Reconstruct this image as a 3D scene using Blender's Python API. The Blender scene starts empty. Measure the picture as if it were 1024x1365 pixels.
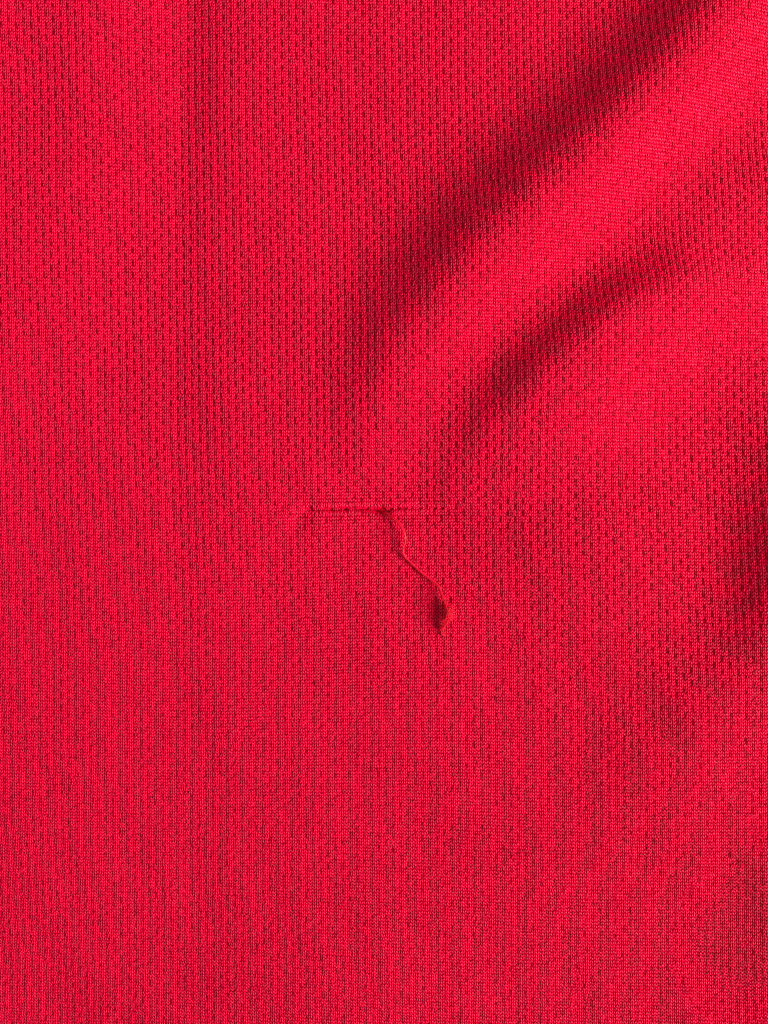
import bpy, math
import numpy as np
from mathutils import Vector

rng = np.random.default_rng(7)
P = 0.000145                 # metres per photograph pixel on the plane of the cloth
W0, H0 = 1024, 1365
SC = bpy.context.scene
COL = SC.collection

# ------------------------------------------------------------------ camera, light, exposure
cd = bpy.data.cameras.new("camera"); cam = bpy.data.objects.new("camera", cd); COL.objects.link(cam)
CAM_D = 0.25
cam.location = (0, 0, CAM_D)
cd.sensor_fit = 'HORIZONTAL'; cd.sensor_width = 36.0
cd.lens = 36.0 * CAM_D / (W0 * P)
cd.clip_start = 0.01; cd.clip_end = 10
SC.camera = cam

world = bpy.data.worlds.new("World"); SC.world = world; world.use_nodes = True
world.node_tree.nodes["Background"].inputs[0].default_value = (1.0, 0.97, 0.95, 1)
world.node_tree.nodes["Background"].inputs[1].default_value = 0.36

ld = bpy.data.lights.new("window_light", 'AREA'); ld.shape = 'RECTANGLE'
ld.size = 0.38; ld.size_y = 0.50; ld.energy = 22.0; ld.color = (1.0, 0.97, 0.95)
lo = bpy.data.objects.new("window_light", ld); COL.objects.link(lo)
AZ, EL, DIST = math.radians(-12), math.radians(33), 0.95
lo.location = (DIST*math.cos(EL)*math.cos(AZ), DIST*math.cos(EL)*math.sin(AZ), DIST*math.sin(EL))
lo.rotation_euler = (Vector((0, 0, 0)) - lo.location).to_track_quat('-Z', 'Y').to_euler()

SC.view_settings.view_transform = 'Standard'; SC.view_settings.look = 'None'
SC.view_settings.exposure = 0.0; SC.view_settings.gamma = 1.0
SC.render.engine = 'CYCLES'
SC.cycles.use_denoising = False
SC.cycles.pixel_filter_type = 'BLACKMAN_HARRIS'; SC.cycles.filter_width = 1.15
SC.cycles.max_bounces = 6

# ------------------------------------------------------------------ materials
def material(name, base, rough, spec, sheen, vary=0.0, noise_scale=None, translucent=0.0):
    m = bpy.data.materials.new(name); m.use_nodes = True
    nt = m.node_tree; b = nt.nodes["Principled BSDF"]
    b.inputs["Roughness"].default_value = rough
    b.inputs["Specular IOR Level"].default_value = spec
    b.inputs["Sheen Weight"].default_value = sheen
    b.inputs["Sheen Roughness"].default_value = 0.4
    b.inputs["Sheen Tint"].default_value = (1.0, 0.25, 0.35, 1)
    hsv = nt.nodes.new("ShaderNodeHueSaturation"); hsv.inputs["Color"].default_value = (*base, 1)
    mr = nt.nodes.new("ShaderNodeMapRange")
    mr.inputs["To Min"].default_value = 1 - vary; mr.inputs["To Max"].default_value = 1 + vary
    if noise_scale:
        tc = nt.nodes.new("ShaderNodeTexCoord"); nz = nt.nodes.new("ShaderNodeTexNoise")
        nz.inputs["Scale"].default_value = noise_scale; nz.inputs["Detail"].default_value = 3
        nt.links.new(tc.outputs["Object"], nz.inputs["Vector"]); nt.links.new(nz.outputs["Fac"], mr.inputs["Value"])
    else:
        oi = nt.nodes.new("ShaderNodeObjectInfo"); nt.links.new(oi.outputs["Random"], mr.inputs["Value"])
    nt.links.new(mr.outputs["Result"], hsv.inputs["Value"])
    nt.links.new(hsv.outputs["Color"], b.inputs["Base Color"])
    if translucent:                                   # synthetic yarn lets part of the light through
        tr = nt.nodes.new("ShaderNodeBsdfTranslucent"); mx = nt.nodes.new("ShaderNodeMixShader")
        nt.links.new(hsv.outputs["Color"], tr.inputs["Color"]); mx.inputs[0].default_value = translucent
        nt.links.new(b.outputs[0], mx.inputs[1]); nt.links.new(tr.outputs[0], mx.inputs[2])
        nt.links.new(mx.outputs[0], nt.nodes["Material Output"].inputs["Surface"])
    return m

RED = (0.84, 0.0003, 0.051)
M_KNIT = material("red_polyester_knit", RED, 0.33, 0.24, 0.0, vary=0.11, translucent=0.30)
M_BACK = material("red_polyester_back", (0.80, 0.0004, 0.042), 0.7, 0.2, 0.0, vary=0.08, noise_scale=900)
M_YARN = material("red_polyester_yarn", (0.88, 0.003, 0.036), 0.38, 0.35, 0.0, vary=0.10, noise_scale=1500, translucent=0.25)
M_TABLE = material("table_wood", (0.32, 0.24, 0.17), 0.5, 0.4, 0.0, vary=0.15, noise_scale=40)

# ------------------------------------------------------------------ the lie of the cloth (heights in pixels)
def smooth_noise(x, y, scale, seed):
    r = np.random.default_rng(seed); out = np.zeros_like(x)
    for k in range(7):
        a = r.uniform(0, 2*math.pi); f = r.uniform(0.6, 1.5)/scale
        out += np.sin((x*math.cos(a) + y*math.sin(a))*f*2*math.pi + r.uniform(0, 6.28))
    return out/3.0

class Fold:
    """crest line [(x, y, height, width on its left/upper side, width on its right/lower side)]"""
    def __init__(self, pts, sharp=2.0):
        p = np.array(pts, float); seg = np.hypot(*np.diff(p[:, :2], axis=0).T)
        t = np.r_[0, np.cumsum(seg)]; n = max(12, int(t[-1]/9)); s = np.linspace(0, t[-1], n)
        q = np.stack([np.interp(s, t, p[:, k]) for k in range(5)], 1)
        for _ in range(10): q[1:-1] = (q[:-2] + 2*q[1:-1] + q[2:])/4
        self.q = q; self.sharp = sharp
        d = np.gradient(q[:, :2], axis=0); self.t = d/np.linalg.norm(d, axis=1)[:, None]
    def __call__(self, x, y):
        best = np.full(x.shape, 1e18); idx = np.zeros(x.shape, int)
        for k in range(len(self.q)):
            d2 = (x - self.q[k, 0])**2 + (y - self.q[k, 1])**2
            m = d2 < best; best[m] = d2[m]; idx[m] = k
        dx = x - self.q[idx, 0]; dy = y - self.q[idx, 1]
        t = self.t[idx]
        along = dx*t[:, 0] + dy*t[:, 1]
        side = dx*(-t[:, 1]) + dy*t[:, 0]          # signed distance; lines run downwards: right side is negative
        f = np.clip(idx + along/9.0, 0, len(self.q)-1)
        ii = np.arange(len(self.q))
        h = np.interp(f, ii, self.q[:, 2]); wl = np.interp(f, ii, self.q[:, 3]); wr = np.interp(f, ii, self.q[:, 4])
        # blend the two side widths smoothly over the crest
        s = -side
        b = 1/(1 + np.exp(-np.clip(s/(0.15*(wl + wr)), -30, 30)))
        w = wl*(1-b) + wr*b
        over = np.maximum(np.abs(along) - 9, 0)
        return h*np.exp(-0.5*(np.abs(s)/w)**self.sharp - 0.5*(over/40)**2)

FOLDS = [
    # the large diagonal fold
    Fold([(1095,-160,60,62,64),(995,-25,66,60,63),(922,72,70,57,60),(850,148,71,56,58),(784,214,70,56,58),(712,277,65,56,60),
          (640,350,57,56,63),(580,420,49,56,66),(540,482,39,55,68),(510,555,24,52,68),(494,650,0,48,60)]),
    # the second, smaller fold below it
    Fold([(1040,400,0,46,60),(965,390,24,45,60),(895,396,44,44,64),(832,424,54,43,68),(770,473,55,43,74),(708,530,47,42,74),(660,582,31,41,70),(630,632,14,40,64),(612,690,0,38,50)]),
    # soft roll between them at the edge
    Fold([(1190,215,16,48,45),(1050,240,17,46,42),(970,270,15,42,40),(905,298,9,40,40),(850,330,0,38,40)]),
    # roll rising at the side
    Fold([(1110,500,0,55,90),(1088,610,22,52,90),(1062,710,42,50,90),(1045,800,45,50,90),(1008,885,28,54,80),(930,955,19,58,80),(855,1045,11,65,90),(790,1130,4,70,90),(700,1240,0,70,90)]),
    Fold([(1130,960,8,60,80),(1085,1100,16,60,80),(1070,1250,14,60,80),(1080,1400,8,60,80)]),
    # vertical pressed crease (a valley)
    Fold([(252,-200,-24,75,32),(246,0,-24,75,32),(243,110,-20,70,31),(240,210,-14,64,30),(237,300,-8,56,29),(234,420,-4.5,48,28),(230,700,-4,44,26),(226,900,-3,44,26),(224,1100,0,40,26)], sharp=1.3),
    # soft rolls near the upper corner
    Fold([(120,-200,6,50,60),(130,40,7,45,50),(118,150,6,40,45),(108,300,6,38,45),(105,450,0,38,45)]),
    Fold([(-30,180,0,50,40),(35,260,6,35,45),(30,380,4,40,45),(25,500,0,40,45)]),
    # puckers where the course was pulled
    Fold([(421,668,0,5,6),(409,682,-5.0,6,7),(395,702,-3.4,8,9),(380,728,0,9,9)]),
    Fold([(618,672,0,6,6),(606,676,-1.8,6,6),(596,677,0,6,6)]),
]
BUMPS = [(800,735,120,95,18), (330,560,170,220,5), (700,1080,190,150,7), (420,1150,220,150,5), (506,681,8,5,-4.0), (530,715,14,26,0.8)]
PULL_Y = 678.0

def pull_line_y(x): return PULL_Y + 1.6*np.sin((x-405)/60.0) + 0.8*np.sin(x/13.0) + 0.4*np.sin(x/5.1+1) - (x-405)*0.006

def height(x, y, fine=True):
    x = np.asarray(x, float).ravel(); y = np.asarray(y, float).ravel()
    h = np.zeros_like(x)
    for f in FOLDS: h += f(x, y)
    for bx, by, sx, sy, a in BUMPS: h += a*np.exp(-0.5*((x-bx)/sx)**2 - 0.5*((y-by)/sy)**2)
    h += 0.11*(x-512)*(y-420)/682.0          # slight twist of the whole cloth
    h += 2.6*smooth_noise(x, y, 330, 3) + 0.7*smooth_noise(x, y, 120, 5) + 0.13*smooth_noise(x, y, 45, 8)
    # groove of the pulled course
    e = 1/(1+np.exp(-(x-408)/3.0)) * 1/(1+np.exp((x-598)/5.0))
    deep = (4.2 - 2.6*np.clip((x-512)/35, 0, 1))*(1 + 0.22*smooth_noise(x, x*0, 24, 71))
    h -= e*deep*np.exp(-0.5*((y-pull_line_y(x))/2.0)**2)
    return h

def warp(u, v):
    """where a stitch of the flat cloth comes to lie"""
    x = u + 2.5*smooth_noise(u, v, 620, 21) + 0.35*smooth_noise(u, v, 140, 22) + 9*np.sin((v-250)/520.0)*np.exp(-((u-520)/420)**2)
    y = v + 3.0*smooth_noise(u, v, 620, 23) + 0.35*smooth_noise(u, v, 150, 24)
    # rows drawn towards the pulled course
    e = 1/(1+np.exp(-(x-400)/8.0)) * 1/(1+np.exp((x-606)/8.0))
    d = y - pull_line_y(x)
    y = y - e*d*0.30*np.exp(-(d/9.0)**2)
    return x, y

ZOFF = 1.0     # millimetre scale offset handled below
def to_world(x, y, h): return np.stack([(x-512)*P, (682.5-y)*P, h*P], -1)

# ------------------------------------------------------------------ helpers
def empty(name, loc=(0,0,0)):
    o = bpy.data.objects.new(name, None); o.empty_display_size = 0.01; COL.objects.link(o); o.location = loc; return o
def mesh_obj(name, verts, faces, mat, parent=None, smooth=True):
    me = bpy.data.meshes.new(name); me.from_pydata([tuple(v) for v in verts], [], faces)
    if smooth: me.polygons.foreach_set("use_smooth", [True]*len(me.polygons))
    me.materials.append(mat); me.update()
    o = bpy.data.objects.new(name, me); COL.objects.link(o); o.parent = parent
    return o
class Tubes:
    def __init__(self): self.v = []; self.f = []
    def add(self, path, rad, sides=6):
        path = np.asarray(path, float); n = len(path); rad = np.broadcast_to(rad, (n,))
        t = np.gradient(path, axis=0); t /= np.linalg.norm(t, axis=1)[:, None] + 1e-12
        ref = np.array([0.13, 0.21, 0.97]); base = len(self.v)
        nrm = np.cross(t[0], ref); nrm /= np.linalg.norm(nrm)
        for k in range(n):
            nrm = nrm - t[k]*nrm.dot(t[k]); nrm /= np.linalg.norm(nrm) + 1e-12
            bi = np.cross(t[k], nrm)
            for s in range(sides):
                a = 2*math.pi*s/sides
                self.v.append(path[k] + rad[k]*(math.cos(a)*nrm + math.sin(a)*bi))
        for k in range(n-1):
            for s in range(sides):
                a, b = base+k*sides+s, base+k*sides+(s+1) % sides
                self.f.append((a, b, b+sides, a+sides))
        self.f.append(tuple(base+s for s in range(sides))[::-1]); self.f.append(tuple(base+(n-1)*sides+s for s in range(sides)))
    def build(self, name, mat, parent): return mesh_obj(name, self.v, self.f, mat, parent)
def catmull(pts, n):
    p = np.asarray(pts, float); p = np.vstack([2*p[0]-p[1], p, 2*p[-1]-p[-2]])
    out = []; m = len(p)-3
    for s in np.linspace(0, m-1e-6, n):
        k = int(s); t = s-k; a, b, c, d = p[k:k+4]
        out.append(0.5*((2*b)+(c-a)*t+(2*a-5*b+4*c-d)*t*t+(3*b-a-3*c+d)*t**3))
    return np.array(out)

# ------------------------------------------------------------------ the cloth
X0, X1, Y0, Y1 = -170, 1194, -220, 1585
fabric = empty("jersey_fabric")
fabric["label"] = "red knit jersey cloth with a snagged thread, lying in soft folds"
fabric["category"] = "fabric"

gx = np.arange(X0, X1+1, 5.0); gy = np.r_[np.arange(Y0, 660, 5.0), np.arange(660, 700, 1.0), np.arange(700, Y1+1, 5.0)]
GX, GY = np.meshgrid(gx, gy)
BACK = 2.6
gh = height(GX, GY)
HMIN = gh.min()
vv = np.vstack([to_world(GX.ravel(), GY.ravel(), gh - BACK), to_world(GX.ravel(), GY.ravel(), gh - BACK - 1.5)])
nx, ny = len(gx), len(gy); N = nx*ny; ff = []
ids = np.arange(N).reshape(ny, nx)
a, b, c, d = ids[:-1, :-1].ravel(), ids[:-1, 1:].ravel(), ids[1:, 1:].ravel(), ids[1:, :-1].ravel()
ff += list(zip(a.tolist(), d.tolist(), c.tolist(), b.tolist()))
ff += list(zip((a+N).tolist(), (b+N).tolist(), (c+N).tolist(), (d+N).tolist()))
rim = np.r_[ids[0, :], ids[1:, -1], ids[-1, -2::-1], ids[-2:0:-1, 0]].tolist()
for k in range(len(rim)):
    p, q = rim[k], rim[(k+1) % len(rim)]
    ff.append((p, q, q+N, p+N))
cloth = mesh_obj("cloth_back", vv, ff, M_BACK, fabric)

# --- stitch shapes (pixel units): a loop with two legs, four kinds: left / right wale of a rib, plain / beside an eyelet
WALE, COURSE = 4.86, 4.12
def stitch_mesh(name, side, hole):
    """side -1: left wale (gap on its right), +1: right wale (gap on its left); hole 0 none, 1 nearly closed ... 3 open"""
    tb = Tubes()
    for leg in (-1, 1):
        inner = (leg == -side)             # the leg that borders the gap between two ribs
        pts = np.array([(0.25, -2.7, -1.5), (0.58, -1.9, -0.30), (1.00, -0.8, 0.42), (1.42, 0.4, 0.42), (1.72, 1.4, -0.20), (1.65, 2.4, -1.35)])
        pts[:, 0] *= leg
        if inner: pts[:, 2] -= 0.03
        else: pts[:, 2] += 0.05
        r = 0.98
        if hole and inner:
            pts[:, 0] -= leg*(0.07, 0.15, 0.26)[hole-1]; pts[:, 2] -= (0.34, 0.50, 0.68)[hole-1]; r = (0.97, 0.94, 0.89)[hole-1]
        elif hole:
            pts[:, 2] += (0.06, 0.12, 0.20)[hole-1]; r = 1.0
        rad = r*np.array([0.75, 0.95, 1.05, 1.05, 0.95, 0.7])
        tb.add(catmull(pts, 7)*P, rad[[0, 1, 2, 3, 3, 4, 5]]*P, 6)
    me = bpy.data.meshes.new(name); me.from_pydata([tuple(v) for v in tb.v], [], tb.f)
    me.polygons.foreach_set("use_smooth", [True]*len(me.polygons)); me.materials.append(M_KNIT); me.update()
    return me
meshes = [stitch_mesh("stitch_shape", s, h) for h in (0, 1, 2, 3) for s in (-1, 1)]

i = np.arange(int(X0/WALE)-4, int(X1/WALE)+5); j = np.arange(int(Y0/COURSE)-4, int(Y1/COURSE)+5)
I, J = np.meshgrid(i, j); I = I.ravel(); J = J.ravel()
rib = np.floor_divide(I, 2); left = (I % 2 == 1)      # boundary gaps lie between wale 2k-1 (left) and 2k (right)
gap = np.where(left, rib+1, rib)
phase = (J + np.where(gap % 2 == 0, 0, 2)) % 4
hole = (phase < 2)
U = (I+0.5)*WALE + np.where(left, -0.03, 0.03); V = J*COURSE
n = len(U)
x, y = warp(U, V)
x += rng.normal(0, 0.16, n); y += rng.normal(0, 0.16, n)
keep = (x > X0+4) & (x < X1-4) & (y > Y0+4) & (y < Y1-4)
# stitches undone where the yarn was drawn out
undone = (np.abs(y - pull_line_y(x)) < 1.9) & (((x > 505) & (x < 596) & (rng.uniform(0, 1, n) < np.interp(x, [505, 540, 596], [.8, .6, .45]))) | ((x > 414) & (x <= 505) & (rng.uniform(0, 1, n) < 0.5)))
keep &= ~undone
x, y, hole, left, I, J, U, V = [q[keep] for q in (x, y, hole, left, I, J, U, V)]
n = len(x)
h = height(x, y); e = 1.5
dhx = (height(x+e, y) - height(x-e, y))/(2*e); dhy = -(height(x, y+e) - height(x, y-e))/(2*e)
# local wale direction from the warp
xa, ya = warp(U, V-2); xb, yb = warp(U, V+2)
ty = np.stack([xa-xb, yb-ya, np.zeros(n)], 1)
nrm = np.stack([-dhx, -dhy, np.ones(n)], 1); nrm /= np.linalg.norm(nrm, axis=1)[:, None]
jit = rng.normal(0, 0.07, (n, 2)); nrm[:, 0] += jit[:, 0]; nrm[:, 1] += jit[:, 1]
nrm /= np.linalg.norm(nrm, axis=1)[:, None]
ang = rng.normal(0, 0.07, n)
ty /= np.linalg.norm(ty, axis=1)[:, None]
ty = np.stack([ty[:, 0]*np.cos(ang)-ty[:, 1]*np.sin(ang), ty[:, 0]*np.sin(ang)+ty[:, 1]*np.cos(ang), ty[:, 2]], 1)
ax = np.cross(ty, nrm); ax /= np.linalg.norm(ax, axis=1)[:, None]
ay = np.cross(nrm, ax)
R = np.stack([ax, ay, nrm], 2)
eul = np.stack([np.arctan2(R[:, 2, 1], R[:, 2, 2]), -np.arcsin(np.clip(R[:, 2, 0], -1, 1)), np.arctan2(R[:, 1, 0], R[:, 0, 0])], 1)
scl = np.stack([np.sqrt(1+dhx**2)*rng.normal(1, .06, n), np.sqrt(1+dhy**2)*rng.normal(1, .06, n), rng.normal(1, .12, n)], 1)
pos = to_world(x, y, h + rng.normal(0, 0.10, n))
# the eyelets are drawn open in the upper part of the cloth and along the side, nearly closed lower down
open_ = 1/(1+np.exp(-(740 + 0.42*(x-380) - y)/130)) + 0.08*smooth_noise(x, y, 200, 44)
level = np.clip(np.floor(1.05 + 2.7*open_ + rng.uniform(-.45, .45, n)), 1, 3).astype(int)
kind = np.where(left, 0, 1) + np.where(hole, 2*level, 0)

ng = bpy.data.node_groups.new("lay_stitches", 'GeometryNodeTree')
ng.interface.new_socket("Geometry", in_out='INPUT', socket_type='NodeSocketGeometry')
ng.interface.new_socket("Geometry", in_out='OUTPUT', socket_type='NodeSocketGeometry')
nd = ng.nodes; lk = ng.links
gin = nd.new("NodeGroupInput"); gout = nd.new("NodeGroupOutput")
join = nd.new("GeometryNodeJoinGeometry")
def named(attr, typ):
    q = nd.new("GeometryNodeInputNamedAttribute"); q.data_type = typ; q.inputs["Name"].default_value = attr; return q.outputs["Attribute"]
e2r = nd.new("FunctionNodeEulerToRotation"); lk.new(named("turn", 'FLOAT_VECTOR'), e2r.inputs[0])
sc_ = named("size", 'FLOAT_VECTOR'); kd = named("kind", 'INT')
shapes = []
for k, me in enumerate(meshes):
    so = bpy.data.objects.new("stitch", me)                # only carries the shape; not linked to the scene
    oi = nd.new("GeometryNodeObjectInfo"); oi.inputs["Object"].default_value = so; oi.inputs["As Instance"].default_value = True
    cmp = nd.new("FunctionNodeCompare"); cmp.data_type = 'INT'; cmp.operation = 'EQUAL'
    ins = [s for s in cmp.inputs if s.enabled]
    lk.new(kd, ins[0]); ins[1].default_value = k
    iop = nd.new("GeometryNodeInstanceOnPoints")
    lk.new(gin.outputs[0], iop.inputs["Points"]); lk.new(oi.outputs["Geometry"], iop.inputs["Instance"])
    lk.new(cmp.outputs[0], iop.inputs["Selection"])
    lk.new(e2r.outputs[0], iop.inputs["Rotation"]); lk.new(sc_, iop.inputs["Scale"])
    lk.new(iop.outputs[0], join.inputs[0])
lk.new(join.outputs[0], gout.inputs[0])

pm = bpy.data.meshes.new("knit_stitches"); pm.vertices.add(n)
pm.vertices.foreach_set("co", pos.astype(np.float32).ravel())
for nm, dat in (("turn", eul), ("size", scl)):
    at = pm.attributes.new(nm, 'FLOAT_VECTOR', 'POINT'); at.data.foreach_set("vector", dat.astype(np.float32).ravel())
at = pm.attributes.new("kind", 'INT', 'POINT'); at.data.foreach_set("value", kind.astype(np.int32))
pm.update()
ko = bpy.data.objects.new("knit_stitches", pm); COL.objects.link(ko); ko.parent = fabric; ko["kind"] = "stuff"
md = ko.modifiers.new("lay_stitches", 'NODES'); md.node_group = ng

# ------------------------------------------------------------------ the snagged thread
def on_cloth(pts):
    pts = np.array(pts, float); hh = height(pts[:, 0], pts[:, 1])
    return to_world(pts[:, 0], pts[:, 1], hh + pts[:, 2])

main = on_cloth([(497,679,-2.5),(505,680,-0.5),(514,685,4),(523,690,8),(531,697,10),(537,706,11),(540,718,10.5),(538,730,8),(538,738,5.5),(543,745,4.2),
                 (553,755,4.0),(563,764,4.4),(574,772,5.2),(583,780,6.5),(587,788,8),(590,798,10)])
NP = 130
core = catmull(main, NP)
tan = np.gradient(core, axis=0); tan /= np.linalg.norm(tan, axis=1)[:, None]
side = np.cross(tan, [0, 0, 1.0]); side /= np.linalg.norm(side, axis=1)[:, None]
up = np.cross(side, tan)
s = np.linspace(0, 1, NP)
# bundle radius: loose near the snag, tight twist on the straight run, opening at the end
spread = np.interp(s, [0, .08, .2, .3, .42, .52, .6, .85, .93, 1], [.6, 1.0, 1.7, 1.6, 1.5, 1.1, 0.95, 1.0, 1.5, 2.2])
pitch = np.interp(s, [0, .4, .55, .9, 1], [2.0, 4.0, 8.0, 13.0, 14.0])
tb = Tubes()
for k in range(8):
    ph = 2*math.pi*k/8 + rng.uniform(-.2, .2); rr = 1.1*spread*(1.0 if k % 3 else 0.45)*rng.uniform(.75, 1.15)
    wob = 0.22*smooth_noise(s*100, np.full(NP, k*37.0), 22, 100+k)
    a_ = ph + pitch*2*math.pi*0.42
    p = core + (side*((np.cos(a_)*rr + wob)[:, None]) + up*((np.sin(a_)*rr*0.8 + wob)[:, None]))*P
    tb.add(p, rng.uniform(.46, .62)*P, 5)
thread = tb.build("pulled_thread", M_YARN, fabric)
thread["label"] = "loose snagged red yarn hanging out of the knit"

# frayed curly tuft at its end
tip = catmull(on_cloth([(587,788,8),(591,798,10),(595,808,11),(597,818,10.5),(593,827,9),(590,836,6),(590,846,3)]), 40)
tb = Tubes()
for k in range(70):                                   # loose filaments running on from the yarn
    a0 = rng.uniform(0, .45); a1 = min(1, a0 + rng.uniform(.25, .7)); m = 20
    q = np.linspace(a0, a1, m); base = np.stack([np.interp(q*39, np.arange(40), tip[:, c]) for c in range(3)], 1)
    env = np.interp(q, [0, .2, .45, .62, .8, 1], [1.1, 1.9, 3.2, 3.4, 2.4, 2.0])
    off = np.stack([smooth_noise(q*100, np.full(m, k*11.0), 30, 300+3*k+c) for c in range(3)], 1)
    p = base + (off*0.7 + rng.normal(0, .35, 3))*env[:, None]*P
    tb.add(p, rng.uniform(.18, .34)*P, 4)
CURLS = [(593,801,10,3.2,50), (598,811,10,4.9,150), (598,821,9,4.4,120), (591,825,8.5,3.8,110), (590,835,6,2.9,60), (589,844,3.5,1.8,20)]
for cx, cy, cz, cr, cnt in CURLS:                     # crimped curls bunched into uneven knots
    hz0 = height([cx], [cy])[0]
    for k in range(cnt):
        m = 16; q = np.linspace(0, 1, m); a_ = rng.uniform(0, 6.28) + q*rng.uniform(2, 6.5)*rng.choice([-1, 1])
        c0 = rng.normal(0, .36, 3)*cr; rad_ = cr*rng.uniform(.25, .8); e1 = rng.normal(size=3); e1 /= np.linalg.norm(e1)
        e2 = np.cross(e1, rng.normal(size=3)); e2 /= np.linalg.norm(e2); dr = rng.normal(0, .35, 3)*cr
        o = c0 + np.outer(np.cos(a_), e1)*rad_ + np.outer(np.sin(a_), e2)*rad_ + np.outer(q-.5, dr)
        zz = np.maximum(hz0 + cz + o[:, 2]*.75, hz0 + 0.8)
        tb.add(to_world(cx + o[:, 0], cy + o[:, 1], zz), rng.uniform(.20, .38)*P, 4)
tb.build("frayed_tip", M_YARN, thread)
# the drawn-tight course that the thread came out of
tb = Tubes()
for k in range(5):
    xs = np.linspace(506, 597, 60)
    ys = pull_line_y(xs) + (k-2)*0.75 + 0.35*smooth_noise(xs, xs*0+k*30, 26, 60+k)
    zz = height(xs, ys) - 1.3 + 0.5*smooth_noise(xs, xs*0+k*50, 30, 80+k) - 1.6*np.clip((xs-575)/22, 0, 1)
    tb.add(to_world(xs, ys, zz), 0.48*P, 5)
tb.build("tight_course", M_YARN, thread)

# loose fibre ends standing off the knit
tb = Tubes()
for k in range(170):
    fx, fy = rng.uniform(-60, 1084), rng.uniform(-60, 1425); L = rng.uniform(3, 9); a_ = rng.uniform(0, 6.28); m = 6
    q = np.linspace(0, 1, m); bend = rng.normal(0, 1.0)
    xs = fx + np.cos(a_ + bend*q)*L*q; ys = fy + np.sin(a_ + bend*q)*L*q
    tb.add(to_world(xs, ys, height(xs, ys) + 0.6 + rng.uniform(.6, 2.2)*np.sin(q*2.4)), 0.17*P, 3)
fz = tb.build("fibre_fuzz", M_YARN, fabric); fz["kind"] = "stuff"

# ------------------------------------------------------------------ what it lies on (hidden under the cloth)
zt = (HMIN - BACK - 1.6)*P
bx0, bx1, by0, by1 = -0.16, 0.16, -0.19, 0.19
tv = [(bx0,by0,zt-.02),(bx1,by0,zt-.02),(bx1,by1,zt-.02),(bx0,by1,zt-.02),(bx0,by0,zt),(bx1,by0,zt),(bx1,by1,zt),(bx0,by1,zt)]
tf = [(0,3,2,1),(4,5,6,7),(0,1,5,4),(1,2,6,5),(2,3,7,6),(3,0,4,7)]
table = mesh_obj("table_surface", tv, tf, M_TABLE, None, smooth=False)
table["kind"] = "structure"
